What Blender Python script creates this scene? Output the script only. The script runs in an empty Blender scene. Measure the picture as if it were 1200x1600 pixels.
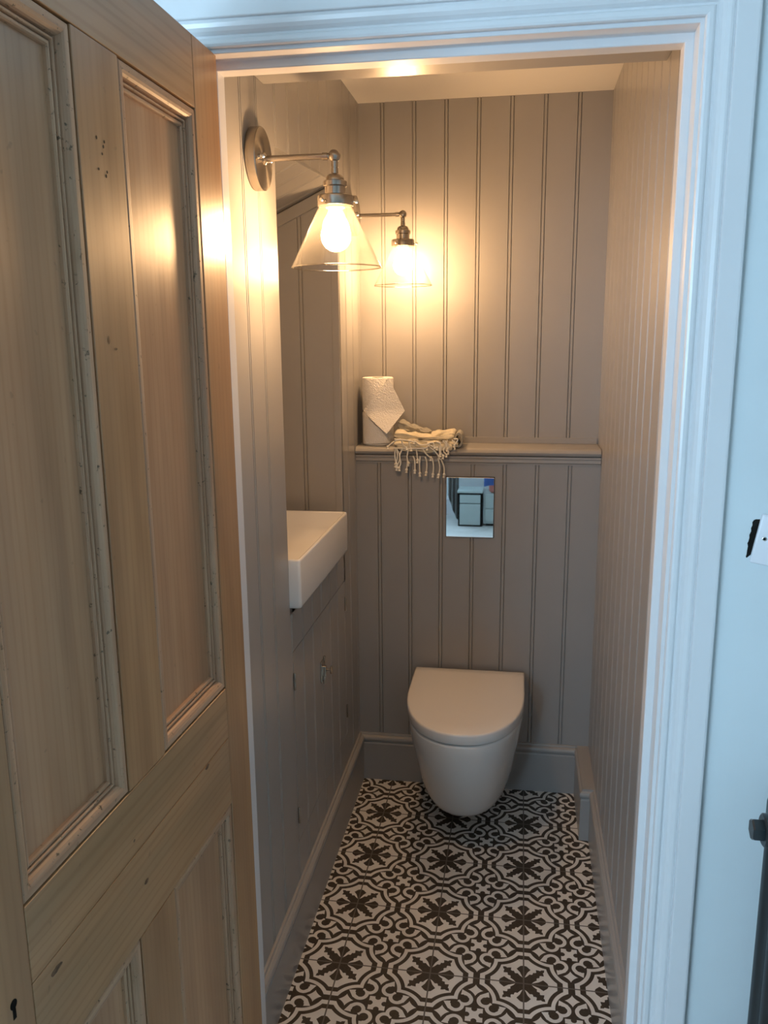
import bpy, bmesh, math, random
from mathutils import Vector, Matrix
random.seed(7)
sc = bpy.context.scene
COL = sc.collection
PI = math.pi

# ------------------------------------------------------------------ helpers
def tag(o, label=None, cat=None, group=None, kind=None):
    if label: o['label'] = label
    if cat: o['category'] = cat
    if group: o['group'] = group
    if kind: o['kind'] = kind
    return o

def empty(name, loc=(0, 0, 0), label=None, cat=None, group=None, kind=None):
    o = bpy.data.objects.new(name, None)
    o.location = loc
    o.empty_display_size = .05
    COL.objects.link(o)
    return tag(o, label, cat, group, kind)

class MB:
    """collects shapes into one mesh"""
    def __init__(s):
        s.bm = bmesh.new()
    def quadgrid(s, rows, closed_u=False, closed_v=False, flip=False):
        vs = [[s.bm.verts.new(p) for p in r] for r in rows]
        n, m = len(vs), len(vs[0])
        for i in range(n if closed_v else n - 1):
            for j in range(m if closed_u else m - 1):
                a, b = vs[i][j], vs[i][(j + 1) % m]
                c, d = vs[(i + 1) % n][(j + 1) % m], vs[(i + 1) % n][j]
                try:
                    s.bm.faces.new((a, d, c, b) if flip else (a, b, c, d))
                except ValueError:
                    pass
        return vs
    def cap(s, ring, flip=False):
        try:
            s.bm.faces.new(list(reversed(ring)) if flip else ring)
        except ValueError:
            pass
    def box(s, x0, x1, y0, y1, z0, z1, bev=0, seg=2):
        r = bmesh.ops.create_cube(s.bm, size=1)
        vs = r['verts']
        for v in vs:
            v.co = Vector((x0 + (v.co.x + .5) * (x1 - x0), y0 + (v.co.y + .5) * (y1 - y0), z0 + (v.co.z + .5) * (z1 - z0)))
        if bev > 0:
            es = list({e for v in vs for e in v.link_edges})
            bmesh.ops.bevel(s.bm, geom=es, offset=bev, segments=seg, affect='EDGES', profile=.5)
        return s
    def lathe(s, prof, n=32, M=None, cap0=True, cap1=True):
        """prof: list of (r, h) around local z"""
        M = M or Matrix.Identity(4)
        rows = []
        for r, h in prof:
            rows.append([M @ Vector((r * math.cos(2 * PI * k / n), r * math.sin(2 * PI * k / n), h)) for k in range(n)])
        vs = s.quadgrid(rows, closed_u=True)
        if cap0 and prof[0][0] > 1e-5: s.cap(vs[0], True)
        if cap1 and prof[-1][0] > 1e-5: s.cap(vs[-1])
        return s
    def tube(s, pts, r, n=8, cap=True):
        pts = [Vector(p) for p in pts]
        rows = []
        up = Vector((0, 0, 1))
        prev = None
        for i, p in enumerate(pts):
            t = (pts[min(i + 1, len(pts) - 1)] - pts[max(i - 1, 0)]).normalized()
            if prev is None:
                a = t.cross(up)
                if a.length < 1e-3: a = t.cross(Vector((1, 0, 0)))
            else:
                a = prev - t * prev.dot(t)
            a.normalize(); prev = a
            b = t.cross(a)
            rr = r[i] if isinstance(r, (list, tuple)) else r
            rows.append([p + (a * math.cos(2 * PI * k / n) + b * math.sin(2 * PI * k / n)) * rr for k in range(n)])
        vs = s.quadgrid(rows, closed_u=True)
        if cap:
            s.cap(vs[0], True); s.cap(vs[-1])
        return s
    def sweep(s, prof, path, closed_prof=False, capends=True):
        """prof: (a,b) pairs; path: list of (origin, A, B) frames"""
        rows = [[Vector(o) + Vector(A) * a + Vector(B) * b for a, b in prof] for o, A, B in path]
        vs = s.quadgrid(rows, closed_u=closed_prof)
        if capends and closed_prof:
            s.cap(vs[0], True); s.cap(vs[-1])
        return s
    def build(s, name, mat, parent=None, smooth=None):
        bmesh.ops.remove_doubles(s.bm, verts=s.bm.verts, dist=1e-6)
        bmesh.ops.recalc_face_normals(s.bm, faces=s.bm.faces)
        me = bpy.data.meshes.new(name)
        s.bm.to_mesh(me); s.bm.free()
        if smooth is not None:
            for p in me.polygons: p.use_smooth = True
            if smooth < 180:
                me.set_sharp_from_angle(angle=math.radians(smooth))
        o = bpy.data.objects.new(name, me)
        me.materials.append(mat)
        COL.objects.link(o)
        if parent: o.parent = parent
        return o

def copy_tree(o, parent=None):
    c = o.copy(); COL.objects.link(c); c.parent = parent
    for ch in list(o.children): copy_tree(ch, c)
    return c

# ------------------------------------------------------------------ node helper
class NT:
    def __init__(s, name):
        s.m = bpy.data.materials.new(name); s.m.use_nodes = True
        s.t = s.m.node_tree; s.t.nodes.clear()
        s.out = s.t.nodes.new('ShaderNodeOutputMaterial')
    def n(s, typ, **kw):
        nd = s.t.nodes.new(typ)
        for k, v in kw.items():
            if k.startswith('_'): setattr(nd, k[1:], v)
        return nd
    def l(s, a, b): s.t.links.new(a, b)
    def put(s, sock, v):
        if hasattr(v, 'is_linked') or isinstance(v, bpy.types.NodeSocket): s.l(v, sock)
        else: sock.default_value = v
    def m_(s, op, a, b=0.0, c=None):
        nd = s.t.nodes.new('ShaderNodeMath'); nd.operation = op
        s.put(nd.inputs[0], a); s.put(nd.inputs[1], b)
        if c is not None: s.put(nd.inputs[2], c)
        return nd.outputs[0]
    def add(s, a, b): return s.m_('ADD', a, b)
    def sub(s, a, b): return s.m_('SUBTRACT', a, b)
    def mul(s, a, b): return s.m_('MULTIPLY', a, b)
    def mn(s, a, b): return s.m_('MINIMUM', a, b)
    def mx(s, a, b): return s.m_('MAXIMUM', a, b)
    def ab(s, a): return s.m_('ABSOLUTE', a)
    def lt(s, a, b): return s.m_('LESS_THAN', a, b)
    def gt(s, a, b): return s.m_('GREATER_THAN', a, b)
    def inv(s, a): return s.m_('SUBTRACT', 1.0, a)
    def dist(s, a, b, ca, cb):
        x = s.sub(a, ca); y = s.sub(b, cb)
        return s.m_('SQRT', s.add(s.mul(x, x), s.mul(y, y)))
    def noise(s, vec, scale, detail=4, rough=.5, dist=0):
        nd = s.t.nodes.new('ShaderNodeTexNoise')
        s.l(vec, nd.inputs['Vector'])
        nd.inputs['Scale'].default_value = scale; nd.inputs['Detail'].default_value = detail
        nd.inputs['Roughness'].default_value = rough; nd.inputs['Distortion'].default_value = dist
        return nd.outputs[0]
    def ramp(s, fac, stops):
        nd = s.t.nodes.new('ShaderNodeValToRGB')
        s.l(fac, nd.inputs[0])
        e = nd.color_ramp.elements
        while len(e) < len(stops): e.new(.5)
        for el, (p, c) in zip(e, stops):
            el.position = p; el.color = (*c, 1) if len(c) == 3 else c
        return nd.outputs[0]
    def mix(s, fac, a, b, mode='MIX'):
        nd = s.t.nodes.new('ShaderNodeMix'); nd.data_type = 'RGBA'; nd.blend_type = mode
        s.put(nd.inputs[0], fac)
        for i, v in ((6, a), (7, b)):
            if isinstance(v, (tuple, list)): nd.inputs[i].default_value = (*v, 1) if len(v) == 3 else v
            else: s.l(v, nd.inputs[i])
        return nd.outputs[2]
    def mapping(s, scale=(1, 1, 1), coord='Object', loc=(0, 0, 0), rot=(0, 0, 0)):
        tc = s.t.nodes.new('ShaderNodeTexCoord'); mp = s.t.nodes.new('ShaderNodeMapping')
        s.l(tc.outputs[coord], mp.inputs[0]); mp.inputs['Scale'].default_value = scale
        mp.inputs['Location'].default_value = loc; mp.inputs['Rotation'].default_value = rot
        return mp.outputs[0]
    def bsdf(s, col, rough=.5, metal=0, spec=.5, bump=None, bstr=.1, bdist=.001, **kw):
        b = s.t.nodes.new('ShaderNodeBsdfPrincipled')
        def p(k, v):
            if isinstance(v, (tuple, list)): b.inputs[k].default_value = (*v, 1) if len(v) == 3 else v
            elif isinstance(v, (int, float)): b.inputs[k].default_value = v
            else: s.l(v, b.inputs[k])
        p('Base Color', col); p('Roughness', rough); p('Metallic', metal); p('Specular IOR Level', spec)
        for k, v in kw.items(): p(k.replace('_', ' '), v)
        if bump is not None:
            bp = s.t.nodes.new('ShaderNodeBump'); bp.inputs['Strength'].default_value = bstr
            bp.inputs['Distance'].default_value = bdist
            s.l(bump, bp.inputs['Height']); s.l(bp.outputs[0], b.inputs['Normal'])
        s.l(b.outputs[0], s.out.inputs[0])
        return s.m

def paint(name, col, rough=.4, var=.04, brush=.15, spec=.5, coat=0):
    t = NT(name)
    v = t.mapping((1, 1, 1))
    n1 = t.noise(v, 6, 4, .6)
    c = t.ramp(n1, [(.3, tuple(x * (1 - var) for x in col)), (.7, tuple(min(1, x * (1 + var)) for x in col))])
    v2 = t.mapping((220, 220, 6))
    n2 = t.noise(v2, 1, 3, .6)
    return t.bsdf(c, rough, 0, spec, n2, brush, .0004, Coat_Weight=coat)

M = {}
M['grey'] = paint('grey_satin_paint', (.340, .330, .320), .28, .02, .16)
M['white'] = paint('white_gloss_paint', (.71, .72, .74), .28, .01, .07)
M['ceiling'] = paint('ceiling_paint', (.86, .84, .79), .6, .01, .1)
M['plaster'] = paint('hall_wall_paint', (.66, .725, .75), .75, .02, .25, .3)
M['ceramic'] = NT('glazed_ceramic').bsdf((.80, .79, .775), .08, 0, .5, Coat_Weight=.3, Coat_Roughness=.03)
M['lidplastic'] = NT('lid_plastic').bsdf((.78, .765, .75), .16, 0, .5)
M['mirror'] = NT('mirror_chrome').bsdf((.86, .88, .90), .015, 1)
M['chrome'] = NT('chrome').bsdf((.75, .74, .72), .12, 1)
M['dark'] = NT('dark_gap').bsdf((.012, .011, .01), .9, 0, .1)
M['hole'] = NT('rusty_nail_hole').bsdf((.05, .025, .012), .8)
M['plastic'] = NT('white_plastic').bsdf((.78, .78, .82), .3)
def nickel(nm='brushed_nickel', radial=False):
    t = NT(nm)
    v = t.mapping((1500, 1500, 1500))
    n = t.noise(v, 1, 2)
    r = t.m_('MULTIPLY_ADD', n, .04, .24)
    m = t.bsdf((.44, .395, .34), r, 1, .5, Anisotropic=.85 if radial else 0)
    if radial:
        b = [x for x in t.t.nodes if x.type == 'BSDF_PRINCIPLED'][0]
        tg = t.t.nodes.new('ShaderNodeTangent'); tg.direction_type = 'RADIAL'; tg.axis = 'X'
        t.l(tg.outputs[0], b.inputs['Tangent'])
    return m
M['nickel'] = nickel()
M['nickel_r'] = nickel('brushed_nickel_disc', True)
# clear thin glass: fresnel mix of transparency and gloss
def thin_glass(name='clear_thin_glass', haze=0):
    t = NT(name)
    tr = t.n('ShaderNodeBsdfTransparent'); tr.inputs[0].default_value = (.985, .98, .97, 1)
    gl = t.n('ShaderNodeBsdfGlossy'); gl.inputs['Roughness'].default_value = .02
    lw = t.n('ShaderNodeLayerWeight'); lw.inputs['Blend'].default_value = .5
    mr = t.m_('MULTIPLY_ADD', t.m_('POWER', lw.outputs['Facing'], 5.0), .60, .045)
    mx = t.n('ShaderNodeMixShader'); t.l(mr, mx.inputs[0]); t.l(tr.outputs[0], mx.inputs[1]); t.l(gl.outputs[0], mx.inputs[2])
    if haze:
        tl = t.n('ShaderNodeBsdfTranslucent'); tl.inputs[0].default_value = (.9, .85, .75, 1)
        m2 = t.n('ShaderNodeMixShader'); m2.inputs[0].default_value = haze
        t.l(mx.outputs[0], m2.inputs[1]); t.l(tl.outputs[0], m2.inputs[2]); mx = m2
    t.l(mx.outputs[0], t.out.inputs[0])
    return t.m
M['glass'] = thin_glass()
M['shade'] = thin_glass('hazy_lamp_glass', .010)
def edge_glass():
    t = NT('glass_rim')
    tr = t.n('ShaderNodeBsdfTransparent'); tr.inputs[0].default_value = (.80, .74, .64, 1)
    gl = t.n('ShaderNodeBsdfGlossy'); gl.inputs['Roughness'].default_value = .12
    mx = t.n('ShaderNodeMixShader'); mx.inputs[0].default_value = .35
    t.l(tr.outputs[0], mx.inputs[1]); t.l(gl.outputs[0], mx.inputs[2]); t.l(mx.outputs[0], t.out.inputs[0])
    return t.m
M['rim'] = edge_glass()
def emis(name, col, s):
    t = NT(name); e = t.n('ShaderNodeEmission'); e.inputs[0].default_value = (*col, 1); e.inputs[1].default_value = s
    t.l(e.outputs[0], t.out.inputs[0]); return t.m
BULB = 295.0
M['bulb'] = emis('glowing_bulb', (1.0, .585, .275), BULB)

def wood(name, base, dark, horiz=False, grey=0.0, knots=True, rough=.36):
    t = NT(name)
    sc_ = (2.2, 30, 34) if horiz else (34, 30, 2.2)
    v = t.mapping(sc_)
    vb = t.mapping((1.5, 4, 14) if horiz else (14, 4, 1.5))
    n1 = t.noise(vb, 1, 3, .5, .6)
    n2 = t.noise(v, 1, 6, .65, .4)
    w = t.n('ShaderNodeTexWave', _wave_type='BANDS', _bands_direction='Z' if horiz else 'X')
    vw = t.mapping((.5, 1, 16) if horiz else (16, 1, .5))
    t.l(vw, w.inputs[0]); w.inputs['Scale'].default_value = 1.4; w.inputs['Distortion'].default_value = 11 if horiz else 6
    w.inputs['Detail'].default_value = 3; w.inputs['Detail Scale'].default_value = .8
    c1 = t.ramp(n1, [(.3, dark), (.62, base)])
    c2 = t.ramp(n2, [(.35, (.88, .85, .80)), (.6, (1, 1, 1))])
    c3 = t.ramp(w.outputs[0], [(0, (.84, .77, .68) if horiz else (.91, .86, .80)), (.35, (1, 1, 1))])
    c = t.mix(1, c1, c2, 'MULTIPLY'); c = t.mix(.7, c, c3, 'MULTIPLY')
    vg = t.mapping((5, 5, 1.5))
    g = t.noise(vg, 1, 3, .6)
    gf = t.m_('MULTIPLY', t.ramp(g, [(.42, (0, 0, 0)), (.7, (1, 1, 1))]), .28 + grey)
    c = t.mix(gf, c, (.42, .28, .18))
    vs = t.mapping((60, 60, 60))
    sp = t.noise(vs, 1, 2)
    spf = t.ramp(sp, [(.70, (0, 0, 0)), (.76, (1, 1, 1))])
    c = t.mix(t.mul(spf, .25), c, (.08, .05, .03))
    rr = t.m_('MULTIPLY_ADD', n2, .2, rough - .1)
    return t.bsdf(c, rr, 0, .5, n2, .25, .0006, Coat_Weight=.15, Coat_Roughness=.25)
WB, WD = (.49, .275, .132), (.345, .18, .082)
M['wood_v'] = wood('waxed_pine_upright_grain', WB, WD)
M['wood_h'] = wood('waxed_pine_level_grain', WB, (.36, .22, .11), True)
M['wood_p'] = wood('waxed_pine_panel', (.53, .305, .168), (.40, .218, .118), False, .0)
def moulding_wood(name, horiz):
    t = NT(name)
    v = t.mapping((3, 60, 60) if horiz else (60, 60, 3))
    n = t.noise(v, 1, 5, .6)
    c = t.ramp(n, [(.3, (.36, .205, .12)), (.7, (.56, .36, .225))])
    v2 = t.mapping((90, 90, 90)); s2 = t.noise(v2, 1, 3, .7)
    c = t.mix(t.ramp(s2, [(.62, (0, 0, 0)), (.7, (1, 1, 1))]), c, (.12, .08, .045))
    v3 = t.mapping((14, 14, 5)); s3 = t.noise(v3, 1, 3, .7)
    c = t.mix(t.mul(t.ramp(s3, [(.5, (0, 0, 0)), (.75, (1, 1, 1))]), .4), c, (.28, .17, .07))
    return t.bsdf(c, .45, 0, .4, n, .3, .0006)
M['mould_v'] = moulding_wood('aged_pine_moulding_upright', False)
M['mould_h'] = moulding_wood('aged_pine_moulding_level', True)

# ------------------------------------------------------------------ patterned floor
def floor_material():
    t = NT('patterned_cement_tile')
    P, X0, Y0, TR = .2317, .1201, -.2258, .0016
    tc = t.n('ShaderNodeTexCoord'); sp = t.n('ShaderNodeSeparateXYZ'); t.l(tc.outputs['Object'], sp.inputs[0])
    x, y = sp.outputs[0], sp.outputs[1]
    xx = t.mul(t.sub(t.add(x, t.mul(t.sub(y, Y0), TR * -1)), X0), 1 / P)
    yy = t.mul(t.sub(t.add(y, t.mul(t.sub(x, X0), TR)), Y0), 1 / P)
    def fold(v):
        return t.ab(t.sub(t.m_('FLOORED_MODULO', t.add(v, .5), 1.0), .5))
    u, v = fold(xx), fold(yy)
    a, b = t.mx(u, v), t.mn(u, v)
    # medallion outlines
    d = t.dist(a, b, .566, .301)
    def inside(fl, R): return t.mul(t.lt(a, fl), t.gt(d, R))
    I1, I2, I3 = inside(.352, .329), inside(.411, .287), inside(.464, .246)
    ring = t.mul(I3, t.inv(I2))
    # snowflake
    def curve(val, pts):
        nd = t.n('ShaderNodeFloatCurve'); cm = nd.mapping; cv = cm.curves[0]
        pts = [(0, pts[0][1])] + pts + [(1, 0)] if pts[0][0] > 0 else pts + [(1, 0)]
        while len(cv.points) < len(pts): cv.points.new(.5, .5)
        for p_, q in zip(cv.points, pts):
            p_.location = q; p_.handle_type = 'VECTOR'
        cm.update(); t.l(val, nd.inputs['Value']); return nd.outputs[0]
    pw = curve(t.mul(a, 2), [(0, .0), (.10, .0), (.18, .10), (.32, .32), (.40, .56), (.415, .60), (.44, .50), (.47, .40), (.505, .26), (.525, .0), (.53, 0)])
    petal = t.lt(b, t.mul(pw, .125))
    s_ = t.mul(t.add(a, b), .70711); t_ = t.mul(t.sub(a, b), .70711)
    aw = curve(t.mul(s_, 2), [(0, .5), (.16, .44), (.20, .42), (.29, .46), (.31, .33), (.33, .28), (.385, .40), (.41, .28), (.44, .24), (.49, .50), (.52, .34), (.545, .16), (.575, .18), (.61, .06), (.63, 0)])
    arm = t.lt(t_, t.mul(aw, .118))
    core = t.lt(t.m_('SQRT', t.add(t.mul(a, a), t.mul(b, b))), .088)
    snow = t.mx(t.mx(petal, arm), core)
    med = t.mul(I1, t.inv(snow))
    # scroll field
    dc = t.dist(a, b, .392, .305)
    cring = t.mul(t.gt(dc, .050), t.lt(dc, .090))
    # opening wedge towards the lower left
    px, py = t.sub(a, .392), t.sub(b, .305)
    w1 = t.lt(t.add(t.mul(px, .34), t.mul(py, .94)), 0)      # below a line through the centre
    w2 = t.lt(t.add(t.mul(px, .93), t.mul(py, -.36)), .012)
    wedge = t.mul(w1, w2)
    cring = t.mul(cring, t.inv(wedge))
    def poly(pts):
        r = None
        n_ = len(pts)
        for i in range(n_):
            (x1, y1), (x2, y2) = pts[i], pts[(i + 1) % n_]
            ex, ey = x2 - x1, y2 - y1
            c = t.gt(t.sub(t.mul(t.sub(b, y1), ex), t.mul(t.sub(a, x1), ey)), 0)
            r = c if r is None else t.mul(r, c)
        return r
    tail = poly([(.362, .178), (.450, .229), (.482, .290), (.440, .292), (.405, .243)])
    hook = poly([(.362, .178), (.408, .244), (.352, .250)])
    dj = t.dist(a, b, .298, .298)
    sx, sy = t.sub(.5, a), t.sub(b, .170)
    sx = t.ab(sx); sy = t.ab(sy)
    star = t.lt(t.add(t.m_('POWER', sx, .74), t.m_('POWER', sy, .74)), .082 ** .74)
    da, db = t.sub(.5, a), t.sub(.5, b)
    sq = t.mul(t.lt(t.mx(da, db), .088), t.gt(t.dist(da, db, 0.0, .076), .030))
    sq = t.mul(sq, t.gt(t.dist(da, db, .104, .104), .022))
    field = t.mul(t.inv(I3), t.mx(t.mx(t.mx(cring, tail), t.mx(hook, star)), sq))
    white = t.mx(t.mx(med, ring), field)
    gl = t.lt(t.mn(u, v), .008)
    vn = t.mapping((1, 1, 1)); nz = t.noise(vn, 9, 5, .6); nf = t.noise(vn, 160, 3, .6)
    wc = t.ramp(nz, [(.3, (.71, .68, .64)), (.7, (.81, .78, .735))])
    dcol = t.ramp(nf, [(.3, (.036, .028, .021)), (.7, (.060, .047, .036))])
    c = t.mix(white, dcol, wc)
    c = t.mix(gl, c, (.13, .115, .10))
    return t.bsdf(c, .5, 0, .35, t.mul(gl, -1.0), .4, .001)
M['floor'] = floor_material()

# ------------------------------------------------------------------ room dimensions (metres)
W = .80          # room width
D = .13          # depth of the ledge
YF = -1.341      # hall face of the doorway wall
YB = -1.268      # room face of the doorway wall
ZC = 2.30        # ceiling
PITCH = .103

def bead_samples(s0, s1, grooves):
    pts = [(s0, 0)]
    for g in sorted(grooves):
        if g - .009 <= s0 or g + .009 >= s1: continue
        for c in (g - .0052, g + .0052):
            pts += [(c - .0018, 0), (c - .0003, -.0046), (c + .0003, -.0046), (c + .0018, 0)]
    pts.append((s1, 0))
    return pts

def bead_wall(mb, org, sdir, nrm, s0, s1, z0, z1, grooves, thick=.012, up=(0, 0, 1)):
    """grooved board panel; z0,z1 numbers or functions of s"""
    org, sdir, nrm, up = Vector(org), Vector(sdir), Vector(nrm), Vector(up)
    f0 = z0 if callable(z0) else (lambda s: z0)
    f1 = z1 if callable(z1) else (lambda s: z1)
    ps = bead_samples(s0, s1, grooves)
    loop = ps + [(s1, -thick), (s0, -thick)]
    rows = [[org + sdir * s + nrm * d + up * f(s) for s, d in loop] for f in (f0, f1)]
    vs = mb.quadgrid(rows, closed_u=True)
    mb.cap(vs[0], True); mb.cap(vs[1])

# floor
mb = MB(); mb.box(-.02, .82, YF - .0, .14, -.02, 0)
tag(mb.build('floor', M['floor']), kind='structure')
# back wall, above the ledge
mb = MB()
bead_wall(mb, (0, D, 0), (1, 0, 0), (0, -1, 0), -.02, W + .02, 1.15, ZC, [.0785 + .1037 * k - .0 for k in range(7)])
mb.box(0.0, W - .004, D - .006, D + .002, 1.2065, 1.2265, .001)
wall_back = tag(mb.build('wall_back', M['grey']), kind='structure')
# lower half wall in front of the cistern
mb = MB()
bead_wall(mb, (0, 0, 0), (1, 0, 0), (0, -1, 0), 0, W, 0, 1.19, [.0784 + .1042 * k for k in range(7)])
tag(mb.build('wall_front_half', M['grey']), kind='structure')
# right wall
mb = MB()
bead_wall(mb, (W, 0, 0), (0, -1, 0), (-1, 0, 0), -.15, -YB, 0, ZC, [.03 + .1045 * k for k in range(-1, 12)])
wr = tag(mb.build('wall_right', M['grey']), kind='structure')
# left wall with an opening for the basin
RN, RF = -.858, -.222
GL = [.0195 + .1035 * k for k in range(-1, 12)]
mb = MB()
bead_wall(mb, (0, 0, 0), (0, -1, 0), (1, 0, 0), -RN, -YB, 0, ZC, [.982, 1.083])
bead_wall(mb, (0, 0, 0), (0, -1, 0), (1, 0, 0), -.15, -RF, 0, ZC, GL)
ztop = lambda s: 2.004 - .0315 * (s - .222) / .636 - .0
bead_wall(mb, (0, 0, 0), (0, -1, 0), (1, 0, 0), -RF, -RN, ztop, ZC, GL)
# blocking behind the near column so it reads as a stud wall, and reveals
mb.box(-.10, -.012, YB, RN, 0, ZC)
# recess: near side, far side, back, sloped soffit, sill
mb.box(-.32, -.10, RN - .02, RN, .2, ZC)
far_top = lambda s: 2.03 - .46 * s
bead_wall(mb, (0, RF, 0), (-1, 0, 0), (0, -1, 0), -.0, .32, .80, lambda s: 2.05 - .46 * s, [.1155, .2190])
mb.box(-.0215, .0003, RF - .0035, RF + .004, .925, 1.985, .001)
mb.box(-.334, -.32, RN - .02, RF + .02, .2, ZC)
wl = tag(mb.build('wall_left', M['grey']), kind='structure')
# soffit of the recess (underside of the stairs), boards run up the slope
mb = MB()
cs = math.cos(math.atan(.46)); sn = math.sin(math.atan(.46))
bead_wall(mb, (0.0, 0, 2.004), (0, -1, 0), (sn, 0, -cs), -RF, -RN, 0, .36, [.262, .3655, .469, .5725, .676, .78], up=(-cs, 0, -sn))
tag(mb.build('ceiling_recess', M['grey']), kind='structure')
mb = MB()
prof = []
rows = []
for s in (0.0, .32):
    z = 2.002 - .46 * s
    rows.append([(-s, RF - .001, z - .003), (-s, RF - .013, z - .003), (-s, RF - .013, z - .038), (-s, RF - .001, z - .038)])
vs = mb.quadgrid(rows, closed_u=True); mb.cap(vs[0]); mb.cap(vs[1])
tag(mb.build('trim_1', M['grey']), kind='structure')
# ceiling and bulkhead above the door
mb = MB(); mb.box(-.012, W + .012, -.9, D + .012, ZC, ZC + .02)
tag(mb.build('ceiling', M['ceiling']), kind='structure')
mb = MB(); mb.box(0, W, YB, -.925, 2.078, ZC + .02, .0015)
tag(mb.build('ceiling_bulkhead', M['grey']), kind='structure')

# wall between hall and toilet, hall side
XL, XR, HH = .022, .783, 2.0095
mb = MB()
mb.box(XR + .008, 2.3, YF, YB, 0, 2.5)
mb.box(-1.5, XL - .008, YF, YB, 0, 2.5)
mb.box(XL - .008, XR + .008, YF, YB, HH + .008, 2.5)
tag(mb.build('wall_front', M['plaster']), kind='structure')
# remaining hall: floor, walls, ceiling
hallm = NT('dusty_hall_boards'); hv = hallm.mapping((3, 3, 3)); hn = hallm.noise(hv, 2, 6, .6)
M['hallfloor'] = hallm.bsdf(hallm.ramp(hn, [(.3, (.50, .49, .46)), (.7, (.64, .63, .60))]), .6)
mb = MB(); mb.box(-1.5, 2.3, -4.62, YF, -.02, 0)
tag(mb.build('floor_hall', M['hallfloor']), kind='structure')
mb = MB(); mb.box(-1.5, 2.3, -4.62, YB, 2.5, 2.54)
tag(mb.build('ceiling_hall', M['ceiling']), kind='structure')
mb = MB(); mb.box(-1.54, -1.5, -4.62, YB, 0, 2.5)
tag(mb.build('wall_hall_left', M['plaster']), kind='structure')
mb = MB(); mb.box(2.3, 2.34, -4.62, YB, 0, 2.5)
tag(mb.build('wall_hall_right', M['plaster']), kind='structure')
WX0, WX1, WZ0, WZ1 = -1.35, -.35, .95, 2.2
mb = MB()
mb.box(-1.5, WX0, -4.66, -4.56, 0, 2.5); mb.box(WX1, 2.3, -4.66, -4.56, 0, 2.5)
mb.box(WX0, WX1, -4.66, -4.56, 0, WZ0); mb.box(WX0, WX1, -4.66, -4.56, WZ1, 2.5)
tag(mb.build('wall_hall_back', M['plaster']), kind='structure')
mb = MB()
for a, b in ((WX0, WX0 + .05), (WX1 - .05, WX1), ((WX0 + WX1) / 2 - .04, (WX0 + WX1) / 2 + .04)):
    mb.box(a, b, -4.63, -4.58, WZ0, WZ1, .003)
mb.box(WX0, WX1, -4.63, -4.58, WZ0, WZ0 + .05, .003); mb.box(WX0, WX1, -4.63, -4.58, WZ1 - .05, WZ1, .003)
mb.box(WX0 - .05, WX1 + .05, -4.60, -4.50, WZ0 - .03, WZ0, .004)
wf = tag(mb.build('window_1', M['white']), kind='structure')
mb = MB(); mb.box(WX0 + .04, WX1 - .04, -4.609, -4.603, WZ0 + .04, WZ1 - .04)
tag(mb.build('window_pane', M['glass'], wf))
mb = MB()
mb.sweep([(0, 0), (.018, 0), (.018, .14), (.012, .15), (.006, .165), (0, .17)], [((-1.5, -4.56, 0), (0, 1, 0), (0, 0, 1)), ((2.3, -4.56, 0), (0, 1, 0), (0, 0, 1))], True)
tag(mb.build('baseboard_hall_back', M['white']), kind='structure')

# ------------------------------------------------------------------ door lining + stop + architrave (mitred sweeps)
def frame_path(xl, xr, zh, y):
    """left leg up, head, right leg down; A = outward from opening, B = towards the hall"""
    B = (0, -1, 0)
    return [((xl, y, 0), (-1, 0, 0), B), ((xl, y, zh), (-1, 0, 1), B), ((xr, y, zh), (1, 0, 1), B), ((xr, y, 0), (1, 0, 0), B)]
mb = MB()
# lining: profile a outward, b towards the hall, measured from the back of the wall
dep = YB - YF
lin = [(-.0131, 0), (-.0131, .0325), (-.0118, .0338), (-.001, .0338), (0, .0348), (0, dep + .0005), (.001, dep + .0015), (.02, dep + .0015), (.02, 0)]
mb.sweep(lin, frame_path(XL, XR, HH, YB), True)
tag(mb.build('trim_2', M['white']), kind='structure')
mb = MB()
arc = [(0, 0), (0, .008), (.0015, .0105), (.005, .0118), (.010, .0118), (.0125, .0105), (.014, .008), (.0175, .0075), (.019, .010), (.022, .0135), (.027, .0165),
       (.033, .018), (.0365, .0175), (.0375, .0155), (.0385, .0155), (.0395, .0195), (.041, .0205), (.070, .0205), (.073, .0195), (.0745, .017), (.0745, 0)]
mb.sweep(arc, frame_path(XL - .006, XR + .006, HH + .006, YF - .0015), True)
tag(mb.build('trim_3', M['white']), kind='structure')

# ------------------------------------------------------------------ skirting boards
SK = [(0, 0), (.0155, 0), (.0155, .138), (.0125, .142), (.0125, .145), (.0155, .1475), (.0190, .153), (.0190, .159), (.0165, .1645), (.011, .168), (.0075, .169), (.0070, .1715), (.0055, .1745), (0, .1755)]
mb = MB()
mb.sweep(SK, [((0, YB, 0), (1, 0, 0), (0, 0, 1)), ((0, 0, 0), (1, -1, 0), (0, 0, 1)), ], True)
tag(mb.build('baseboard_left', M['grey']), kind='structure')
mb = MB()
BX = .757
mb.sweep(SK, [((0, 0, 0), (1, -1, 0), (0, 0, 1)), ((BX, 0, 0), (0, -1, 0), (0, 0, 1))], True)
tag(mb.build('baseboard_back', M['grey']), kind='structure')
mb = MB()
mb.sweep(SK, [((W, -.27, 0), (-1, 0, 0), (0, 0, 1)), ((W, YB, 0), (-1, 0, 0), (0, 0, 1))], True)
tag(mb.build('baseboard_right', M['grey']), kind='structure')
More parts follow.
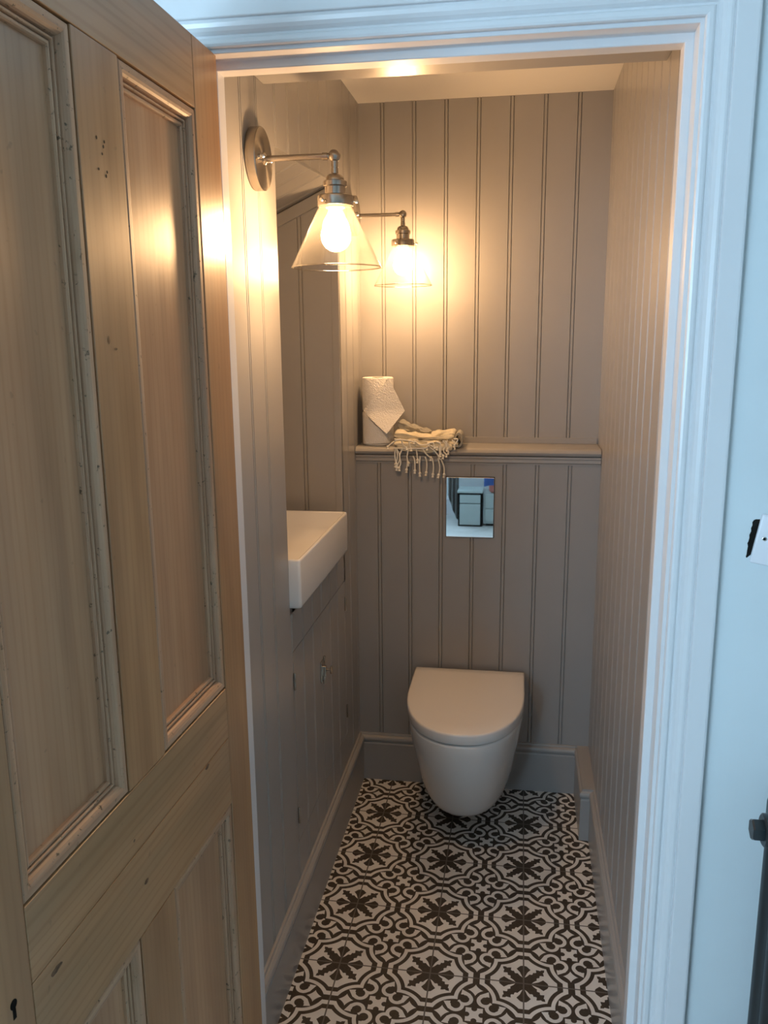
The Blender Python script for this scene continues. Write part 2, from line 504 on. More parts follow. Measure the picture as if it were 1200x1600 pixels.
# boxed-in pipe by the right wall
mb = MB()
BY = -.292
mb.box(BX + .006, W, BY + .006, .0, 0, .166)
lo = [(-.02, 0), (.003, 0), (.003, .138), (0, .142), (0, .145), (.003, .1475), (.0065, .153), (.0065, .159), (.004, .1645), (-.001, .168), (-.004, .1715), (-.008, .1752), (-.02, .1756)]
mb.sweep(lo, [((BX + .002, 0, 0), (-1, 0, 0), (0, 0, 1)), ((BX + .002, BY + .004, 0), (-1, -1, 0), (0, 0, 1)), ((W, BY + .004, 0), (0, -1, 0), (0, 0, 1))], True)
mb.box(BX + .004, W, BY + .006, 0, .1655, .1755)
tag(mb.build('pipe_boxing', M['grey']), 'low grey painted boxing along the floor at the right wall beside the toilet', 'pipe boxing')

# ------------------------------------------------------------------ ledge shelf
mb = MB()
led = [(-D + .004, 1.2065), (.004, 1.2065), (.010, 1.2045), (.0155, 1.1995), (.018, 1.193), (.0155, 1.1865), (.010, 1.182), (.004, 1.180), (-D + .004, 1.180)]
mb.sweep(led, [((.002, 0, 0), (0, -1, 0), (0, 0, 1)), ((W - .002, 0, 0), (0, -1, 0), (0, 0, 1))], True)
shelf = mb.build('ledge', M['grey'], None, 35)
tag(shelf, 'grey painted ledge with a rounded nose running along the top of the half wall', 'ledge')
mb = MB()
mo = [(.0002, 1.1795), (.0115, 1.1795), (.012, 1.174), (.009, 1.1715), (.008, 1.168), (.0095, 1.1645), (.0098, 1.161), (.007, 1.158), (.0045, 1.1565), (.0045, 1.152), (.0002, 1.152)]
mb.sweep(mo, [((.001, 0, 0), (0, -1, 0), (0, 0, 1)), ((W - .001, 0, 0), (0, -1, 0), (0, 0, 1))], True)
mb.build('moulding', M['grey'], shelf, 40)

# ------------------------------------------------------------------ cupboard under the basin
cup = empty('cupboard', (0, -.54, .18), 'grey tongue and groove cupboard front under the basin with a small latch', 'cupboard')
def local(o, root):
    o.matrix_parent_inverse = root.matrix_world.inverted() if False else Matrix.Translation(-root.location)
mb = MB()
bead_wall(mb, (0, 0, 0), (0, -1, 0), (1, 0, 0), -RF, -RN, .806, .922, GL)
bead_wall(mb, (0, 0, 0), (0, -1, 0), (1, 0, 0), -RF, -RN, 0.0, .283, GL)
mb.box(-.012, -.0005, RN, RN + .014, .283, .806); 
mb.box(-.32, 0, RN, RF, .905, .920)
o = mb.build('frame', M['grey'], cup); local(o, cup)
DOORS = ((-.542, RF + .002 - .006, 'far'), (RN + .0165, -.545, 'near'))
for ya, yb, w in DOORS:
    mb = MB()
    bead_wall(mb, (0, 0, 0), (0, -1, 0), (1, 0, 0), -yb, -ya, .2855, .8035, GL, .014)
    dr = mb.build('door', M['grey'], cup); local(dr, cup)
    hy = yb + .001 if w == 'far' else ya - .0015
    for hz in (.728, .36):
        mb = MB()
        mb.lathe([(.0024, -.0225), (.003, -.0215), (.003, .0215), (.0024, .0225)], 10, Matrix.Translation((.0022, hy, hz)))
        h = mb.build('hinge', M['nickel'], dr, 30)
        h.matrix_parent_inverse = Matrix.Translation(-cup.location).inverted() @ Matrix.Translation(-cup.location)
        h['label'] = 'metal butt hinge knuckle'
# latch
mb = MB()
mb.box(0, .004, -.569, -.541, .605, .668, .001)
mb.box(0, .014, -.560, -.546, .622, .652, .002)
mb.box(.004, .010, -.556, -.551, .598, .622, .001)
mb.box(.0, .003, -.539, -.520, .612, .655, .001)
mb.box(.0, .005, -.535, -.524, .655, .672, .0015)
lt_ = mb.build('latch', M['nickel'], cup); local(lt_, cup); lt_['label'] = 'aged metal turn latch'
mb = MB()
mb.tube([(.010, -.551, .640), (.026, -.551, .640)], .003, 10)
mb.lathe([(.002, 0), (.011, .001), (.0125, .003), (.011, .005), (.003, .006)], 20, Matrix.Translation((.025, -.551, .640)) @ Matrix.Rotation(PI / 2, 4, 'Y'))
mb.build('knob', M['nickel'], lt_, 30)

# ------------------------------------------------------------------ basin in the recess
bas = empty('wash_basin', (0, -.577, .922), 'white rectangular ceramic basin set into the recess of the left wall', 'basin')
def rrect(x0, x1, y0, y1, r, n=6):
    pts = []
    for cx, cy, a0 in ((x1 - r, y1 - r, 0), (x0 + r, y1 - r, 90), (x0 + r, y0 + r, 180), (x1 - r, y0 + r, 270)):
        for k in range(n + 1):
            a = math.radians(a0 + 90 * k / n)
            pts.append((cx + r * math.cos(a), cy + r * math.sin(a)))
    return pts
def ring(x0, x1, y0, y1, r, z): return [(x, y, z) for x, y in rrect(x0, x1, y0, y1, r)]
bx0, bx1, by0, by1 = -.30, .0285, -.855, -.292
mb = MB()
rows = [ring(bx0 + .02, bx1 - .004, by0 + .004, by1 - .004, .006, .922),
        ring(bx0 + .01, bx1 - .001, by0 + .001, by1 - .001, .008, .925),
        ring(bx0, bx1, by0, by1, .008, .93),
        ring(bx0, bx1, by0, by1, .008, 1.040),
        ring(bx0 + .001, bx1 - .001, by0 + .001, by1 - .001, .008, 1.0435),
        ring(bx0 + .004, bx1 - .004, by0 + .004, by1 - .004, .007, 1.0455),
        ring(bx0 + .007, bx1 - .007, by0 + .007, by1 - .007, .010, 1.0450),
        ring(bx0 + .010, bx1 - .010, by0 + .010, by1 - .010, .012, 1.041),
        ring(bx0 + .016, bx1 - .016, by0 + .020, by1 - .020, .02, 1.00),
        ring(bx0 + .03, bx1 - .03, by0 + .07, by1 - .08, .03, .962),
        ring(bx0 + .06, bx1 - .06, by0 + .16, by1 - .18, .04, .952),
        ring(bx0 + .12, bx1 - .12, by0 + .24, by1 - .26, .02, .950)]
vs = mb.quadgrid(rows, closed_u=True); mb.cap(vs[0], True); mb.cap(vs[-1])
o = mb.build('bowl', M['ceramic'], bas, 50); local(o, bas)
mb = MB()
mb.lathe([(.022, 0), (.022, .002), (.018, .003), (.006, .0025)], 24, Matrix.Translation((-.14, -.58, .9505)))
o = mb.build('drain', M['chrome'], bas, 30); local(o, bas); o['label'] = 'chrome drain'

# ------------------------------------------------------------------ toilet
toi = empty('toilet', (.39, 0, .085), 'white wall-hung toilet with a closed D-shaped lid below the flush plate', 'toilet')
def dshape(hw, yb, yf, n=28, k=.36, e=2.25, z=0, cx=.39):
    """D outline: straight back at yb, straight sides then super-ellipse front at yf"""
    pts = []
    ys = yb + (yf - yb) * k
    L = abs(yf - ys)
    pts.append((cx + hw, yb, z))
    for j in range(1, 5): pts.append((cx + hw, yb + (ys - yb) * j / 5, z))
    for j in range(n + 1):
        a = PI * j / n
        c, s = math.cos(a), math.sin(a)
        pts.append((cx + hw * math.copysign(abs(c) ** (2 / e), c), ys - L * abs(s) ** (2 / e), z))
    for j in range(4, 0, -1): pts.append((cx - hw, yb + (ys - yb) * j / 5, z))
    pts.append((cx - hw, yb, z))
    return pts
mb = MB()
lev = [(.4065, .176, -.501), (.406, .181, -.5055), (.402, .1835, -.508), (.396, .1840, -.5085), (.37, .1815, -.504), (.33, .177, -.493), (.28, .1705, -.475), (.23, .163, -.453), (.18, .154, -.427),
       (.14, .144, -.403), (.115, .135, -.386), (.098, .124, -.368), (.089, .109, -.348), (.086, .09, -.32)]
rows = [dshape(h, -.0005, y, z=z, k=.36 if z > .3 else .3) for z, h, y in lev]
vs = mb.quadgrid(rows, closed_u=True); mb.cap(vs[0]); mb.cap(vs[-1], True)
o = mb.build('bowl', M['ceramic'], toi, 60); local(o, toi)
mb = MB()
rows = [dshape(h, -.035, y, z=z) for z, h, y in [(.4067, .168, -.488), (.4067, .173, -.494), (.412, .173, -.494), (.412, .16, -.48)]]
vs = mb.quadgrid(rows, closed_u=True); mb.cap(vs[0]); mb.cap(vs[-1], True)
o = mb.build('seat', M['lidplastic'], toi, 40); local(o, toi)
mb = MB()
rows = [dshape(h, yb, y, z=z) for z, h, yb, y in [(.4125, .180, -.027, -.505), (.4125, .1845, -.0225, -.5095), (.416, .1862, -.021, -.511), (.437, .1862, -.021, -.511),
        (.4405, .1855, -.0215, -.510), (.443, .1835, -.0235, -.508), (.4445, .180, -.027, -.5045), (.4455, .14, -.06, -.45), (.446, .08, -.12, -.36)]]
vs = mb.quadgrid(rows, closed_u=True); mb.cap(vs[0], True); mb.cap(vs[-1])
o = mb.build('lid', M['lidplastic'], toi, 50); local(o, toi)
for sx in (-.09, .09):
    mb = MB(); mb.tube([(.39 + sx - .02, -.02, .416), (.39 + sx + .02, -.02, .416)], .010, 14)
    mb.lathe([(.009, .4045), (.009, .412)], 14, Matrix.Translation((.39 + sx, -.02, 0)))
    o = mb.build('hinge', M['chrome'], toi, 30); local(o, toi); o['label'] = 'chrome lid hinge'

# flush plate
mb = MB()
mb.box(.3045, .4620, -.0075, .0004, .9070, 1.1090, .0012, 2)
fp = mb.build('flush_plate', M['mirror'])
tag(fp, 'mirror-polished rectangular flush plate on the grey half wall above the toilet', 'flush plate')
mb = MB(); mb.box(.3030, .4635, -.0020, .0006, .9055, 1.1105)
mb.build('backing', M['dark'], fp)

# ------------------------------------------------------------------ wall lights
def make_sconce():
    r = empty('wall_light', (0, 0, 1.92))
    RX = Matrix.Rotation(PI / 2, 4, 'Y')
    mb = MB()
    mb.lathe([(.0585, .0), (.0600, .0015), (.0600, .0195), (.0590, .0212), (.056, .0220), (.0004, .0222)], 72, RX, True, False)
    mb.build('backplate', M['nickel_r'], r, 30)
    for s in (-1, 1):
        mb = MB(); mb.lathe([(.0035, .020), (.0055, .0235), (.0050, .029), (.0028, .032), (.0003, .0325)], 14, Matrix.Translation((0, s * .028, 0)) @ RX)
        mb.build('screw', M['chrome'], r, 30)
    mb = MB()
    mb.lathe([(.0115, .021), (.0115, .024), (.0085, .0265), (.0058, .028), (.0058, .1415), (.0073, .1418), (.0073, .1520), (.0060, .1530), (.0055, .157)], 24, RX)
    mb.build('arm', M['nickel'], r, 30)
    mb = MB()
    X = .1655
    T = Matrix.Translation((X, 0, 0))
    ball = [(.0122 * math.sin(PI * k / 16) + .0001, .0122 * math.cos(PI * k / 16)) for k in range(17)]
    mb.lathe(ball, 28, T, False, False)
    mb.lathe([(.0068, -.008), (.0068, -.0205), (.0062, -.021), (.0062, -.022), (.0068, -.0225), (.0072, -.034)], 22, T)
    mb.build('knuckle', M['nickel'], r, 30)
    mb = MB()
    dome = [(.0072, -.033), (.009, -.034)] + [(.009 + .0095 * math.sin(PI / 2 * k / 8), -.034 - .0125 * (1 - math.cos(PI / 2 * k / 8))) for k in range(1, 9)]
    dome += [(.0225, -.047), (.0238, -.0485), (.0238, -.0565), (.0225, -.058), (.0208, -.0585), (.0208, -.074), (.0212, -.0745)]
    mb.lathe(dome, 40, T)
    mb.build('lamp_holder', M['nickel'], r, 25)
    mb = MB()
    mb.lathe([(.0205, -.0735), (.033, -.0740), (.0352, -.0755), (.036, -.078), (.036, -.0935), (.0352, -.0945), (.0335, -.0945), (.0335, -.077), (.020, -.0765)], 48, T)
    gal = mb.build('gallery', M['nickel'], r, 25)
    for k in range(3):
        a = math.radians(5 + 120 * k)
        Rm = T @ Matrix.Translation((0, 0, -.0865)) @ Matrix.Rotation(a, 4, 'Z') @ RX
        mb = MB(); mb.lathe([(.0014, .033), (.0014, .0405), (.0034, .041), (.0038, .0425), (.0038, .0455), (.003, .0465), (.0004, .0467)], 12, Rm)
        mb.build('thumb_screw', M['chrome'], gal, 30)
    mb = MB()
    sh = [(.0318, -.084), (.0318, -.092), (.0322, -.094), (.0895, -.2085), (.0903, -.2098), (.0903, -.2112), (.0893, -.2118), (.0883, -.2110), (.0880, -.2098), (.0308, -.0950), (.0303, -.092), (.0303, -.084)]
    mb.lathe(sh, 72, T, False, False)
    shd = mb.build('glass_shade', M['shade'], r, 40)
    mb = MB()
    tor = [(.0900 + .0014 * math.cos(2 * PI * k / 10), -.2120 + .0014 * math.sin(2 * PI * k / 10)) for k in range(11)]
    mb.lathe(tor, 72, T, False, False)
    rm = mb.build('rim', M['rim'], shd, 180); rm['label'] = 'bright rolled rim of the glass'
    mb = MB()
    mb.lathe([(.0165, -.072), (.019, -.0925), (.019, -.0975), (.0135, -.100)], 28, T)
    mb.build('socket', M['plastic'], r, 30)
    mb = MB()
    bl = [(.0125, -.0985), (.0132, -.104), (.0150, -.113), (.0195, -.124), (.0255, -.136)]
    for k in range(0, 13):
        a = math.radians(-28 + 118 * k / 12)
        bl.append((.0300 * math.cos(a) if k < 12 else .0002, -.1515 - .0300 * math.sin(a)))
    mb.lathe(bl, 32, T, True, False)
    mb.build('bulb', M['bulb'], r, 180)
    return r
s1 = make_sconce()
s2 = copy_tree(s1)
s1.location = (0.0002, -1.010, 1.917); s2.location = (0.0025, -.042, 1.933)
tag(s1, 'brushed nickel wall light with glass cone shade, nearer the door, round backplate showing', 'wall light', 'wall lights')
tag(s2, 'brushed nickel wall light with glass cone shade, in the far corner above the paper rolls', 'wall light', 'wall lights')

# ------------------------------------------------------------------ paper rolls
def paper_mat():
    t = NT('embossed_paper')
    v = t.mapping((260, 260, 260)); n = t.n('ShaderNodeTexVoronoi'); t.l(v, n.inputs['Vector']); n.inputs['Scale'].default_value = .9
    return t.bsdf((.84, .82, .79), .85, 0, .2, n.outputs[0], .8, .0022)
M['paper'] = paper_mat()
def paper_roll(z0, z1, cx, cy, r, label, sheet):
    root = empty('toilet_roll', (cx, cy, z0), label, 'toilet roll', 'toilet rolls on the ledge')
    h = z1 - z0
    mb = MB()
    mb.lathe([(.019, .001), (r - .004, 0), (r - .001, .002), (r, .006), (r, h - .006), (r - .001, h - .002), (r - .004, h), (.019, h - .001), (.019, .001)], 56, None, False, False)
    mb.build('roll', M['paper'], root, 40)
    mb = MB()
    mb.lathe([(.0188, .0005), (.0188, h - .0005), (.0178, h - .0005), (.0178, .0005), (.0188, .0005)], 32, None, False, False)
    core = mb.build('core', NT('brown_card').bsdf((.35, .25, .16), .9), root, 40); core['label'] = 'brown card core'
    if sheet:
        mb = MB()
        P = [Vector(p) for p in sheet]      # quad corners in local coordinates: top, right, bottom, left
        n = 10
        front, back = [], []
        for i in range(n + 1):
            rf, rb = [], []
            for j in range(n + 1):
                u, v = i / n, j / n
                p = P[0] * (1 - u) * (1 - v) + P[1] * u * (1 - v) + P[2] * u * v + P[3] * (1 - u) * v
                R_ = r + .0040
                xx = min(max(p.x, -R_ * .96), R_)
                yw = -math.sqrt(max(R_ * R_ - xx * xx, 0))
                if p.x > .022: yw = -math.sqrt(R_ * R_ - .022 ** 2) + (p.x - .022) * .22
                p = Vector((p.x, yw - .0012 - .35 * max(0, -p.z), p.z))
                rf.append(p); rb.append(p + Vector((0, .0012, 0)))
            front.append(rf); back.append(rb)
        a = mb.quadgrid(front); b = mb.quadgrid(back, flip=True)
        for i in range(n):
            for q in ((a[i][0], a[i + 1][0], b[i + 1][0], b[i][0]), (a[i][n], b[i][n], b[i + 1][n], a[i + 1][n]),
                      (a[0][i], b[0][i], b[0][i + 1], a[0][i + 1]), (a[n][i], a[n][i + 1], b[n][i + 1], b[n][i])):
                mb.bm.faces.new(q)
        mb.build('loose_sheet', M['paper'], root, 60)
    return root
RCX, RCY, RR = .067, .062, .0525
paper_roll(1.2066, 1.319, RCX, RCY, RR, 'white toilet roll standing on the ledge, lower of the stacked pair',
           [(-.048, -.055, .110), (.016, -.058, .058), (.046, -.045, .012), (-.046, -.054, .006)])
paper_roll(1.3195, 1.432, RCX, RCY, RR, 'upper white toilet roll of the stacked pair, its loose sheet hanging in a point',
           [(.044, -.032, .112), (.0955, -.048, .004), (.040, -.068, -.069), (-.043, -.058, .004)])

# ------------------------------------------------------------------ fringed towel on the ledge
def cloth_mat(name, col, stripe):
    t = NT(name)
    v = t.mapping((900, 900, 900)); w = t.noise(v, 1, 2)
    v2 = t.mapping((1, 1, 1)); sepn = t.n('ShaderNodeSeparateXYZ'); t.l(v2, sepn.inputs[0])
    nz = t.noise(t.mapping((30, 30, 30)), 1, 4, .6)
    c = t.ramp(nz, [(.3, tuple(x * .86 for x in col)), (.7, col)])
    return t.bsdf(c, .95, 0, .1, w, .6, .0008, Sheen_Weight=.3)
M['towel'] = cloth_mat('cream_cotton', (.76, .69, .53), 0)
M['towel_grey'] = cloth_mat('grey_olive_cotton', (.38, .37, .33), 0)
M['fringe'] = cloth_mat('cream_cord', (.92, .89, .80), 0)
tow = empty('fringed_towel', (.24, .02, 1.2065), 'folded cream and grey cotton towel with knotted fringe hanging over the ledge', 'towel')
def towel_slab(name, mat, x0, x1, yfn, zfn, nseg=34, seed=1, amp=.003):
    """closed bundle: outline in y,z swept along x. yfn(u)->(yfront,yback) zfn(u)->(zbottom,ztop)"""
    rnd = random.Random(seed)
    ph = [rnd.uniform(0, 6.28) for _ in range(8)]
    mb = MB(); rows = []
    m = 40
    for i in range(nseg + 1):
        u = i / nseg
        x = x0 + (x1 - x0) * u
        yf, yb = yfn(u); zb, zt = zfn(u)
        endt = min(1, (min(u, 1 - u) / .05 + .25)) ** .5
        row = []
        for k in range(m):
            a = 2 * PI * k / m
            c, s = math.cos(a), math.sin(a)
            ey = math.copysign(abs(c) ** .62, c); ez = math.copysign(abs(s) ** .62, s)
            fy = (yf + yb) / 2 - ey * (yb - yf) / 2 * (.9 + .1 * endt)
            fz = (zb + zt) / 2 + ez * (zt - zb) / 2 * endt
            # layered creases along the front and top
            cre = amp * (math.sin(6 * a + ph[0] + 5 * u) + .7 * math.sin(11 * a + ph[1] - 9 * u) + .8 * math.sin(17 * u + ph[2] + 2 * a) + .5 * math.sin(31 * u + ph[3] + 3 * a))
            if s < -.75 or fz < 1.2095: cre = max(0, cre) * 0
            row.append((x + .002 * math.sin(5 * a + ph[4]), fy - c * cre, max(fz + s * cre, zb)))
        rows.append(row)
    vs = mb.quadgrid(rows, closed_u=True); mb.cap(vs[0], True); mb.cap(vs[-1])
    o = mb.build(name, mat, tow, 70); local(o, tow)
    return o
lerp = lambda a, b, t: a + (b - a) * t
towel_slab('lower_fold', M['towel'], .136, .342, lambda u: (-.030, .085), lambda u: (1.2070, 1.2360 - .006 * u), seed=3)
towel_slab('upper_fold', M['towel'], .134, .330, lambda u: (-.022 + .004 * u, .09), lambda u: (1.2335 - .006 * u, 1.262 - .016 * math.sin(PI * u) + .002 * u), seed=5, amp=.0035)
towel_slab('grey_fold', M['towel_grey'], .138, .245, lambda u: (.028, .098), lambda u: (1.2570 - .010 * u, lerp(1.292, 1.252, u ** .8)), seed=9, amp=.003)
# front hem hanging over the nose of the ledge
mb = MB()
rows = []
for i in range(31):
    u = i / 30; x = lerp(.145, .325, u)
    zb = 1.205 - .012 * math.sin(PI * u) ** .8 - .003 * math.sin(14 * u)
    y = -.0275 - .003 * math.sin(9 * u)
    rows.append([(x, y + .012, 1.2225), (x, y - .001, 1.2205), (x, y - .0045, 1.213), (x, y - .003, zb + .002), (x, y - .0005, zb), (x, y + .0025, zb + .003), (x, y + .003, 1.2105), (x, y + .012, 1.2180)])
vs = mb.quadgrid(rows, closed_u=True); mb.cap(vs[0], True); mb.cap(vs[-1])
o = mb.build('hem', M['towel'], tow, 60); local(o, tow)
# rolled right end: open loop
mb = MB()
for (x0, z0, r0, r1, ln, yy) in ((.344, 1.2330, .0165, .0115, .10, -.018), ):
    prof = []
    rows = []
    for i in range(13):
        y = yy + ln * i / 12
        wob = .0015 * math.sin(i * .9)
        ro = [(x0 + (r0 + wob) * .78 * math.cos(a), y, z0 + (r0 + wob) * 1.45 * math.sin(a)) for a in [2 * PI * k / 26 for k in range(26)]]
        rows.append(ro)
    inner = []
    for i in range(12, -1, -1):
        y = yy + ln * i / 12
        inner.append([(x0 + r1 * .72 * math.cos(a), y, z0 + r1 * 1.5 * math.sin(a)) for a in [2 * PI * k / 26 for k in range(26)]])
    mb.quadgrid(rows + inner, closed_u=True, closed_v=True)
o = mb.build('rolled_end', M['towel_grey'], tow, 60); local(o, tow)
# tassels: world x,z pairs traced along each cord, y given
def tassel(pts, y0, y1, knot=.0042):
    n = len(pts)
    P = [Vector((x, lerp(y0, y1, i / (n - 1)), z)) for i, (x, z) in enumerate(pts)]
    # smooth
    for _ in range(2):
        Q = [P[0]]
        for a, b in zip(P[:-1], P[1:]): Q += [a * .75 + b * .25, a * .25 + b * .75]
        Q.append(P[-1]); P = Q
    mb = MB(); mb.tube(P, .0023, 8)
    e = P[-1]
    mb.lathe([(.0002, -knot), (knot * .7, -knot * .7), (knot, 0), (knot * .75, knot * .7), (.0012, knot * 1.1)], 10, Matrix.Translation(e), False, False)
    mb.tube([e + Vector((0, 0, -knot * .6)), e + Vector((random.uniform(-.002, .002), -.001, -knot * 2.0))], [.0028, .0044], 8)
    o = mb.build('tassel', M['fringe'], tow, 60); local(o, tow)
def Z(zx, zy): return (.1328 + (zx * .2167 - 97) * .00211, 1.262 - (zy * .2167 - 112) * .00214)
FR = [  # cords falling in front of the ledge
    [(462, 640), (455, 690), (466, 748)], [(470, 645), (478, 700), (462, 752)], [(512, 640), (488, 690), (503, 740), (487, 778)],
    [(556, 640), (543, 700), (556, 742)], [(545, 690), (550, 740), (541, 790)], [(588, 690), (603, 720), (602, 795)],
    [(612, 640), (618, 680), (622, 720)], [(640, 690), (634, 750), (638, 815)], [(676, 695), (690, 740), (684, 808)],
    [(726, 705), (738, 760), (732, 820)], [(768, 705), (785, 770), (773, 824)], [(788, 708), (815, 770), (812, 820)],
    [(655, 635), (680, 675), (716, 702)], [(708, 630), (742, 650), (775, 692)], [(790, 620), (785, 665), (805, 688)], [(470, 642), (500, 700), (470, 776)]]
for f in FR: tassel([Z(*p) for p in f], -.0335, -.0335, .0050)
FR2 = [  # cords lying on the folds
    [(500, 572), (455, 585), (405, 628)], [(505, 575), (515, 612), (540, 632)], [(560, 580), (562, 610), (575, 640)], [(600, 585), (640, 615), (700, 605)],
    [(700, 600), (735, 590), (740, 620)], [(690, 595), (720, 620), (762, 630)], [(750, 585), (790, 600), (778, 640), (782, 680)], [(800, 580), (828, 610), (800, 650), (830, 680)],
    [(815, 578), (850, 620), (835, 640)], [(835, 575), (825, 600), (842, 660)], [(880, 568), (915, 565), (885, 610)], [(865, 575), (888, 590), (885, 625)],
    [(452, 574), (520, 575), (600, 590)], [(448, 636), (560, 640), (690, 632)]]
for f in FR2: tassel([Z(*p) for p in f], -.033, -.0345, .0038)

# ------------------------------------------------------------------ pine door (open into the hall)
door = empty('door_1', (0, 0, 0), kind='structure')
al = -.0217
zax = Vector((-.0064, .0131, 1)).normalized()
xax = Vector((math.sin(al), -math.cos(al), 0)); xax = (xax - zax * xax.dot(zax)).normalized()
yax = zax.cross(xax)
org = Vector((.052, -1.3457, 0)) - zax * 1.0 * 0 - Vector((-.0064, .0131, 0))
DM = Matrix((xax, yax, zax)).transposed().to_4x4(); DM.translation = org
door.matrix_world = DM
S1, PW, MU, PW2, LS = .0988, .2406, .1089, .2349, .100
U = [0, S1, S1 + PW, S1 + PW + MU, S1 + PW + MU + PW2, S1 + PW + MU + PW2 + LS]
ZT, ZPT, ZPB, ZRB, ZLP = 2.0113, 1.9069, .9771, .7599, .22
G = .0006
def dpart(name, u0, u1, z0, z1, mat, y0=-.038, y1=0, bev=.0012, lab=None):
    mb = MB(); mb.box(u0 + G, u1 - G, y0, y1, z0 + G, z1 - G, bev, 2)
    o = mb.build(name, mat, door)
    if lab: o['label'] = lab
    return o
dpart('stile', U[0], U[1], .01, ZT, M['wood_v'])
lock = dpart('stile', U[4], U[5], .01, ZT, M['wood_v'])
dpart('rail', U[1], U[4], ZPT, ZT, M['wood_h'])
dpart('rail', U[1], U[4], .885, ZPB, M['wood_h'], lab='upper board of the split middle rail')
dpart('rail', U[1], U[4], ZRB, .885, M['wood_h'], lab='lower board of the split middle rail')
dpart('rail', U[1], U[4], .01, ZLP, M['wood_h'])
dpart('muntin', U[2], U[3], ZPB, ZPT, M['wood_v'])
dpart('muntin', U[2], U[3], ZLP, ZRB, M['wood_v'])
PD = -.0165
PANELS = [(U[1], U[2], ZPB, ZPT), (U[3], U[4], ZPB, ZPT), (U[1], U[2], ZLP, ZRB), (U[3], U[4], ZLP, ZRB)]
MP = [(0, -.0165), (0, -.0030), (.0006, -.0018), (.0020, -.0006), (.0095, -.0010), (.0130, -.0024), (.0158, -.0050), (.0170, -.0078), (.0172, -.0098), (.0180, -.0140), (.0188, -.0140), (.0192, -.0098),
      (.0205, -.0086), (.0222, -.0090), (.0228, -.0104), (.0232, -.0148), (.0240, -.0148), (.0244, -.0116),
      (.0262, -.0104), (.0285, -.0106), (.0300, -.0125), (.0306, -.0165)]
for (u0, u1, z0, z1) in PANELS:
    mb = MB(); mb.box(u0 - .004, u1 + .004, -.030, PD, z0 - .004, z1 + .004)
    mb.build('panel', M['wood_p'], door)
    g = .0019
    a0, a1, b0, b1 = u0 + g, u1 - g, z0 + g, z1 - g
    C = [((a0, 0, b0), (1, 0, 1)), ((a1, 0, b0), (-1, 0, 1)), ((a1, 0, b1), (-1, 0, -1)), ((a0, 0, b1), (1, 0, -1))]
    for k in range(4):
        (p, d), (q, e) = C[k], C[(k + 1) % 4]
        mb = MB()
        mb.sweep(MP, [(p, d, (0, 1, 0)), (q, e, (0, 1, 0))], True)
        mb.build('moulding', M['mould_h'] if k % 2 == 0 else M['mould_v'], door)
# fixing holes, knots, marks
mb = MB()
def dot(u, z, r, y=.0002):
    mb.lathe([(r, 0), (r, .0003)], 9, Matrix.Translation((u, y, z)) @ Matrix.Rotation(-PI / 2, 4, 'X') @ Matrix.Diagonal((1, random.uniform(1, 1.7), 1, 1)))
for u, z in [(.407, 1.797), (.389, 1.796), (.392, 1.790), (.396, 1.781), (.407, 1.762), (.387, 1.762), (.390, 1.757)]: dot(u, z, .0015)
for z in (1.867, 1.684, 1.489, 1.283, 1.050): dot(.1035 + .006, z, .0011, -.0012); 
for z in (1.854, 1.647, 1.445, 1.247, 1.025): dot(U[3] + .008, z, .0013, -.0012)
for u in (.309, .499, .2): dot(u, ZPT - .008, .0017, -.0012)
o = mb.build('nail_holes', M['hole'], door); o['kind'] = 'stuff'
def knot(u, z, w, h, dark=.5, horiz=True):
    t = NT('pine_knot')
    v = t.mapping((1, 1, 1))
    mb = MB()
    n = 24
    cen = mb.bm.verts.new((u, .00035, z))
    rg = [mb.bm.verts.new((u + w * math.cos(2 * PI * k / n) * random.uniform(.85, 1.1), .0003, z + h * math.sin(2 * PI * k / n) * random.uniform(.85, 1.1))) for k in range(n)]
    for k in range(n): mb.bm.faces.new((cen, rg[k], rg[(k + 1) % n]))
    nz = t.noise(t.mapping((90, 90, 300) if horiz else (300, 90, 90)), 1, 3)
    c = t.ramp(nz, [(.3, (.05, .025, .012)), (.6, (.20, .11, .055))])
    t.bsdf(c, .4)
    mb.build('knot', t.m, door)
knot(.196, .881, .008, .0040); knot(.422, .828, .006, .0036); knot(.640, .868, .012, .004)
knot(.414, 1.563, .0025, .005, .4, False); knot(.447, .906, .003, .002); knot(.398, 1.552, .004, .0016, .4, False)
# keyhole escutcheon mark on the lock stile
mb = MB()
mb.lathe([(.0055, 0), (.0055, .0004)], 14, Matrix.Translation((.716, .0001, .889)) @ Matrix.Rotation(-PI / 2, 4, 'X'))
mb.box(.7135, .7185, .0001, .0005, .872, .888)
o = mb.build('keyhole', M['dark'], lock); o['label'] = 'black keyhole'
# hinges on the frame edge
for hz in (1.78, .25):
    mb = MB(); mb.lathe([(.005, hz - .05), (.005, hz + .05)], 14, Matrix.Translation((-.006, -.036, 0)))
    mb.build('hinge', M['chrome'], door, 30)

# ------------------------------------------------------------------ switch plate on the hall wall
sw = empty('switch_plate', (.9645, YF, 1.238), 'white plastic blanking plate hung crooked on the hall wall over a ragged hole', 'switch plate')
sw.rotation_euler = (0, math.radians(9.5), math.radians(-6))
mb = MB(); mb.box(-.046, .10, -.0105, -.0015, -.041, .041, .0032, 3)
mb.build('plate', M['plastic'], sw, 40)
for sx in (-.033, .087):
    mb = MB(); mb.lathe([(.0036, 0), (.0036, .0006), (.0026, .0009)], 14, Matrix.Translation((sx, -.0105, .002)) @ Matrix.Rotation(PI / 2, 4, 'X'))
    mb.build('screw', M['chrome'], sw, 30)
    mb = MB(); mb.lathe([(.0022, 0), (.0022, .0006)], 12, Matrix.Translation((sx - .0005, -.0113, .002)) @ Matrix.Rotation(PI / 2, 4, 'X'))
    mb.build('screw_slot', M['dark'], sw, 30)
mb = MB()
